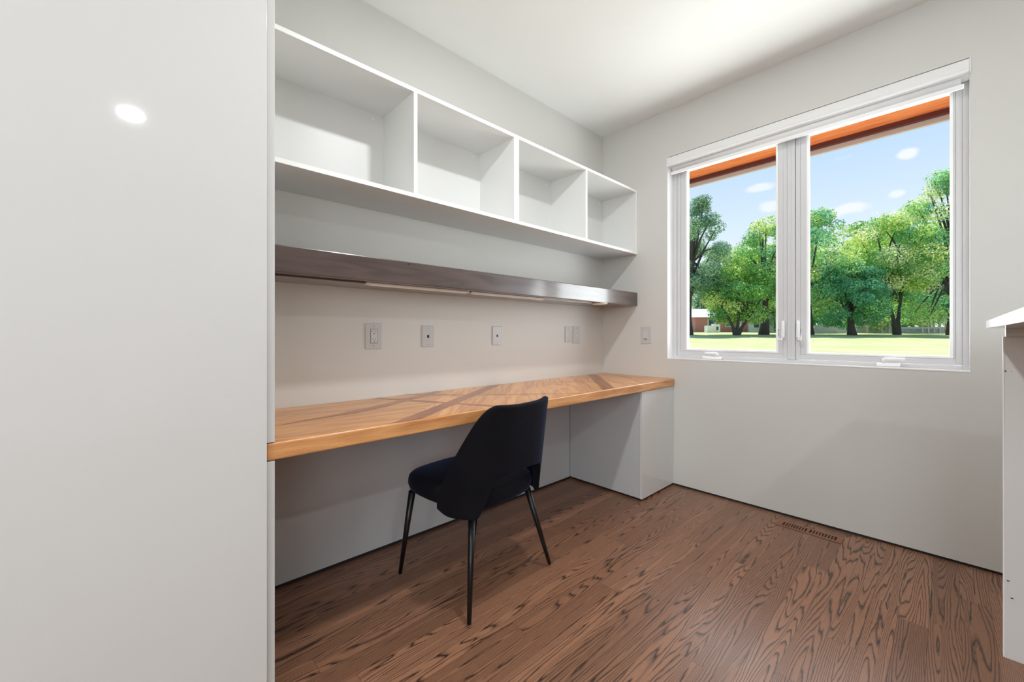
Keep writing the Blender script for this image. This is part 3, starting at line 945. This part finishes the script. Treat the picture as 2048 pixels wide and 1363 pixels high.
def tree(name, l, d, label, top, bot, rl, trunk_r, cols, seed, group, n=9000, nclump=46, cr=1.5, leaf=.115, dl=0.0, fork=1, lean=0.0, shape=1.0):
    rg = random.Random(seed); base = G(l, d)
    t = thing(name, label, 'tree', tuple(base), group)
    hgt = top - base.z; zb = bot - base.z
    cs, rs = [], []
    for k in range(nclump):
        zz = zb + (hgt - zb - cr * .7) * rg.random() ** .9
        f = (zz - zb) / max(.1, hgt - zb)
        prof = (max(.05, 1 - abs(2 * f - .62) ** 2.4 * .62)) if f > .31 else (.62 + f * 1.2)
        if shape < 1:
            prof *= (1 - f * (1 - shape))
        rad = rl * max(.15, prof) * math.sqrt(rg.uniform(.12, 1)); a = rg.uniform(0, 2 * PI)
        c = base + RD * (dl * min(1, f + .4) + rad * math.cos(a)) + FD * (rad * math.sin(a)) + Vector((0, 0, zz))
        cs.append(c); rs.append(cr * rg.uniform(.65, 1.2) * (1 - .3 * f))
    leaves('foliage', cs, rs, int(n * 2.1), leaf, cols, t, seed)
    bm = bmesh.new()
    for k in range(fork):
        off = RD * ((k - (fork - 1) / 2) * 1.1)
        th_ = zb + (hgt - zb) * .72
        pts, rad = [], []
        for i in range(7):
            f = i / 6
            p = base + Vector((0, 0, -.25 + th_ * f)) + (off * (max(0, f - .05) * 4.0) if fork > 1 else Vector()) + RD * (lean * f + dl * max(0, f - .3) * .6 + .18 * math.sin(f * 5 + seed)) + FD * (.15 * math.cos(f * 4 + seed))
            pts.append(p - base); rad.append(trunk_r * (1.45 - .55 * min(1, f * 6) if f < .17 else .92 - .74 * f) / (1 if fork == 1 else 1.3 + .5 * min(1, f * 5)))
        tube(bm, pts, rad, 12)
        for c, r in list(zip(cs, rs))[k::max(3, fork * 3)]:
            s = Vector(pts[2 + rg.randrange(3)]); e = c - base
            mid = (s + e) / 2 + Vector((0, 0, .5))
            tube(bm, [s, mid, e], [trunk_r * .33, trunk_r * .2, trunk_r * .08], 6)
    me = bpy.data.meshes.new('trunk'); bm.to_mesh(me); bm.free(); me.materials.append(MAT['trunk'])
    o = bpy.data.objects.new('trunk', me); COL.objects.link(o); o.parent = t
    return t


GRP = 'lawn trees seen through the window'
tree('pine_tree', 19.95, 46, 'tall sparse grey-green pine with a thick trunk, far left of the window view', 17.0, 5.6, 2.9, .50, GREY, 11, GRP, n=12000, nclump=60, cr=1.2, leaf=.10, dl=1.3)
tree('shade_tree', 24.96, 45, 'small round green tree on several thin stems in front of the brick house', 10.2, 3.0, 3.2, .30, GREENS, 12, GRP, n=8000, nclump=36, cr=1.3, fork=3)
tree('shade_tree', 28.75, 46.5, 'tall tree with a stout dark trunk at the right side of the left pane', 14.9, 5.6, 3.7, .42, GREENS, 13, GRP, n=10000, nclump=50, cr=1.5)
tree('shade_tree', 34.0, 47, 'tall dense tree just right of the window mullion with a dark trunk', 15.9, 4.6, 4.6, .46, TEALS + YEL[:2], 14, GRP, n=13000, nclump=64, cr=1.7, dl=1.2)
tree('shade_tree', 37.8, 45.5, 'low spreading blue-green tree in the middle of the right pane', 9.6, 2.6, 3.5, .36, TEALS, 15, GRP, n=10000, nclump=44, cr=1.35)
tree('shade_tree', 43.9, 46.5, 'broad tree on a forked V-shaped trunk in front of the garden fence', 15.4, 6.6, 4.5, .36, YEL, 16, GRP, n=13000, nclump=64, cr=1.6, fork=2, dl=-.6)
tree('shade_tree', 49.0, 45.0, 'tallest leafy tree, cut off by the right edge of the window', 19.8, 2.4, 6.4, .5, TEALS + YEL[:3], 17, GRP, n=15000, nclump=90, cr=1.5, dl=-.8)
BG = 'distant trees behind the lawn'
for k, (l, d, top, rl, cols, lab) in enumerate((
        (37.4, 74, 18.0, 4.2, GREY, 'feathery dark tree rising between the pine and the stout-trunked tree'),
        (41.5, 60, 17.6, 5.0, YEL, 'yellow-green tree filling the gap behind the mullion-side tree'),
        (51.5, 60, 18.4, 5.4, YEL, 'bright tree behind the low spreading tree'),
        (56.8, 61, 18.4, 5.2, GREENS, 'rounded tree behind the forked tree'),
        (62.0, 61, 18.0, 5.0, TEALS, 'dark tree in the gap between the forked tree and the tallest tree'),
        (68.0, 62, 22.0, 5.4, GREENS, 'tree behind the tallest leafy tree'),
        (39.0, 66, 18.5, 5.0, GREENS, 'tree rising behind the roof end of the brick house'))):
    tree('background_tree', l, d, lab, top, gz(d) + 1.6, rl, .35, cols, 30 + k, BG, n=7500, nclump=50, cr=1.9, leaf=.17)
# low shrubbery along the far side
for k, (l, d, w, lab) in enumerate(((34.5, 77, 4, 'the pine'), (42, 77, 4.5, 'the white wing of the brick house'), (50, 78, 4.5, 'the tall stout-trunked tree of the left pane'),
                                   (58, 78, 4.5, 'the dark trunk beside the window mullion'), (66, 79, 4.5, 'the low spreading blue-green tree'), (75, 79, 4.5, 'the forked tree and fence'))):
    base = G(l, d); t = thing('shrub', 'dark green shrub mass far behind ' + lab, 'shrub', tuple(base), 'far boundary shrubs')
    rg = random.Random(70 + k)
    cs = [base + RD * rg.uniform(-w, w) + FD * rg.uniform(-1.5, 1.5) + Vector((0, 0, rg.uniform(.6, 6.5))) for _ in range(34)]
    leaves('foliage', cs, [rg.uniform(1.2, 2.0) for _ in cs], 5000, .26, TEALS, t, 80 + k)

# brick house far behind the lawn


def gbox(bm, l0, l1, d0, d1, z0, z1, base):
    t = bmesh.new(); vs = []
    for z in (z0, z1):
        for l, d in ((l0, d0), (l1, d0), (l1, d1), (l0, d1)):
            p = RD * l + FD * d + Vector((0, 0, z)); vs.append(t.verts.new(p))
    for q in ((0, 3, 2, 1), (4, 5, 6, 7), (0, 1, 5, 4), (1, 2, 6, 5), (2, 3, 7, 6), (3, 0, 4, 7)):
        t.faces.new([vs[i] for i in q])
    bmesh.ops.recalc_face_normals(t, faces=t.faces)
    merge(bm, t)


def raw(name, bm, m, parent):
    me = bpy.data.meshes.new(name); bm.to_mesh(me); bm.free(); me.materials.append(MAT[m])
    o = bpy.data.objects.new(name, me); COL.objects.link(o); o.parent = parent
    return o


hb = G(33.5, 62)
hs = thing('brick_house', 'low pink brick house with pale roof and white trim behind the left pane trees', 'house', tuple(hb))
bm = bmesh.new(); gbox(bm, -5.6, 2.4, 0, 7, -.3, 2.3, hb); raw('wall', bm, 'brick', hs)
bm = bmesh.new(); gbox(bm, 2.4, 8.4, -.5, 7, -.3, 2.3, hb); raw('wall', bm, 'white_paint', hs)
bm = bmesh.new()
for l0, l1, d0 in ((-6.2, 2.4, -.5), (2.4, 9.2, -1.0)):
    for ta, tb in (((l0, d0), (l1, d0)),):
        a = [RD * l0 + FD * d0 + Vector((0, 0, 2.25)), RD * l1 + FD * d0 + Vector((0, 0, 2.25)), RD * (l1 - 1.2) + FD * 3.5 + Vector((0, 0, 3.75)), RD * (l0 + 1.2) + FD * 3.5 + Vector((0, 0, 3.75)), RD * l0 + FD * 7.5 + Vector((0, 0, 2.25)), RD * l1 + FD * 7.5 + Vector((0, 0, 2.25))]
        vs = [bm.verts.new(p) for p in a]
        for q in ((0, 1, 2, 3), (3, 2, 5, 4), (0, 3, 4), (1, 5, 2), (0, 4, 5, 1)):
            bm.faces.new([vs[i] for i in q])
bmesh.ops.recalc_face_normals(bm, faces=bm.faces)
raw('roof', bm, 'roof_grey', hs)
for l0, l1, z0, z1, d in ((-3.6, -2.7, .9, 1.9, 0), (-.9, -.1, .9, 1.9, 0), (3.0, 3.7, .7, 2.0, -.5), (4.3, 5.3, .0, 2.0, -.5), (6.0, 7.0, .5, 2.0, -.5)):
    bm = bmesh.new(); gbox(bm, l0 - .12, l1 + .12, d - .08, d + .02, z0 - .12, z1 + .12, hb); w = raw('window', bm, 'white_paint', hs)
    bm = bmesh.new(); gbox(bm, l0, l1, d - .12, d - .06, z0, z1, hb); raw('pane', bm, 'glass_dark', w)
bm = bmesh.new(); gbox(bm, 1.1, 1.3, -.25, -.05, -.3, 2.3, hb); raw('downpipe', bm, 'white_paint', hs)
sb = G(29.0, 58.5)
sh_ = thing('garden_shed', 'tiny white garden box beside the ivied pine trunk', 'shed', tuple(sb))
bm = bmesh.new(); gbox(bm, -.9, -.1, 0, 1, 0, 1.0, sb); gbox(bm, .1, .9, 0, 1, 0, 1.25, sb); raw('wall', bm, 'white_paint', sh_)
bm = bmesh.new(); gbox(bm, .35, .65, -.04, .01, .35, .85, sb); raw('door', bm, 'glass_dark', sh_)

fb = G(51.5, 56)
fn = thing('garden_fence', 'pale timber fence and pergola frame behind the forked tree', 'fence', tuple(fb))
for l, h in ((-4.2, 1.75), (-2.6, 1.8), (-.6, 1.85), (.4, 1.9), (5.0, 2.2), (5.8, 2.3), (6.6, 2.3), (7.4, 2.2), (8.3, 2.0)):
    bm = bmesh.new(); gbox(bm, l - .1, l + .1, 0, .2, -.2, h, fb); raw('post', bm, 'timber_pale', fn)
bm = bmesh.new(); gbox(bm, -4.3, .5, 0, .15, 1.6, 1.78, fb); gbox(bm, .4, 8.4, 0, .15, 1.75, 1.95, fb); gbox(bm, .4, 8.4, 0, .15, .62, .76, fb)
raw('rail', bm, 'timber_pale', fn)
bm = bmesh.new(); gbox(bm, -9.5, -4.2, .3, .6, -.2, 1.05, fb); gbox(bm, -4.2, 9.5, .9, 1.2, -.2, .85, fb); raw('low_wall', bm, 'stone_pale', fn)

for o in bpy.data.objects:
    if '_local' in o:
        del o['_local']
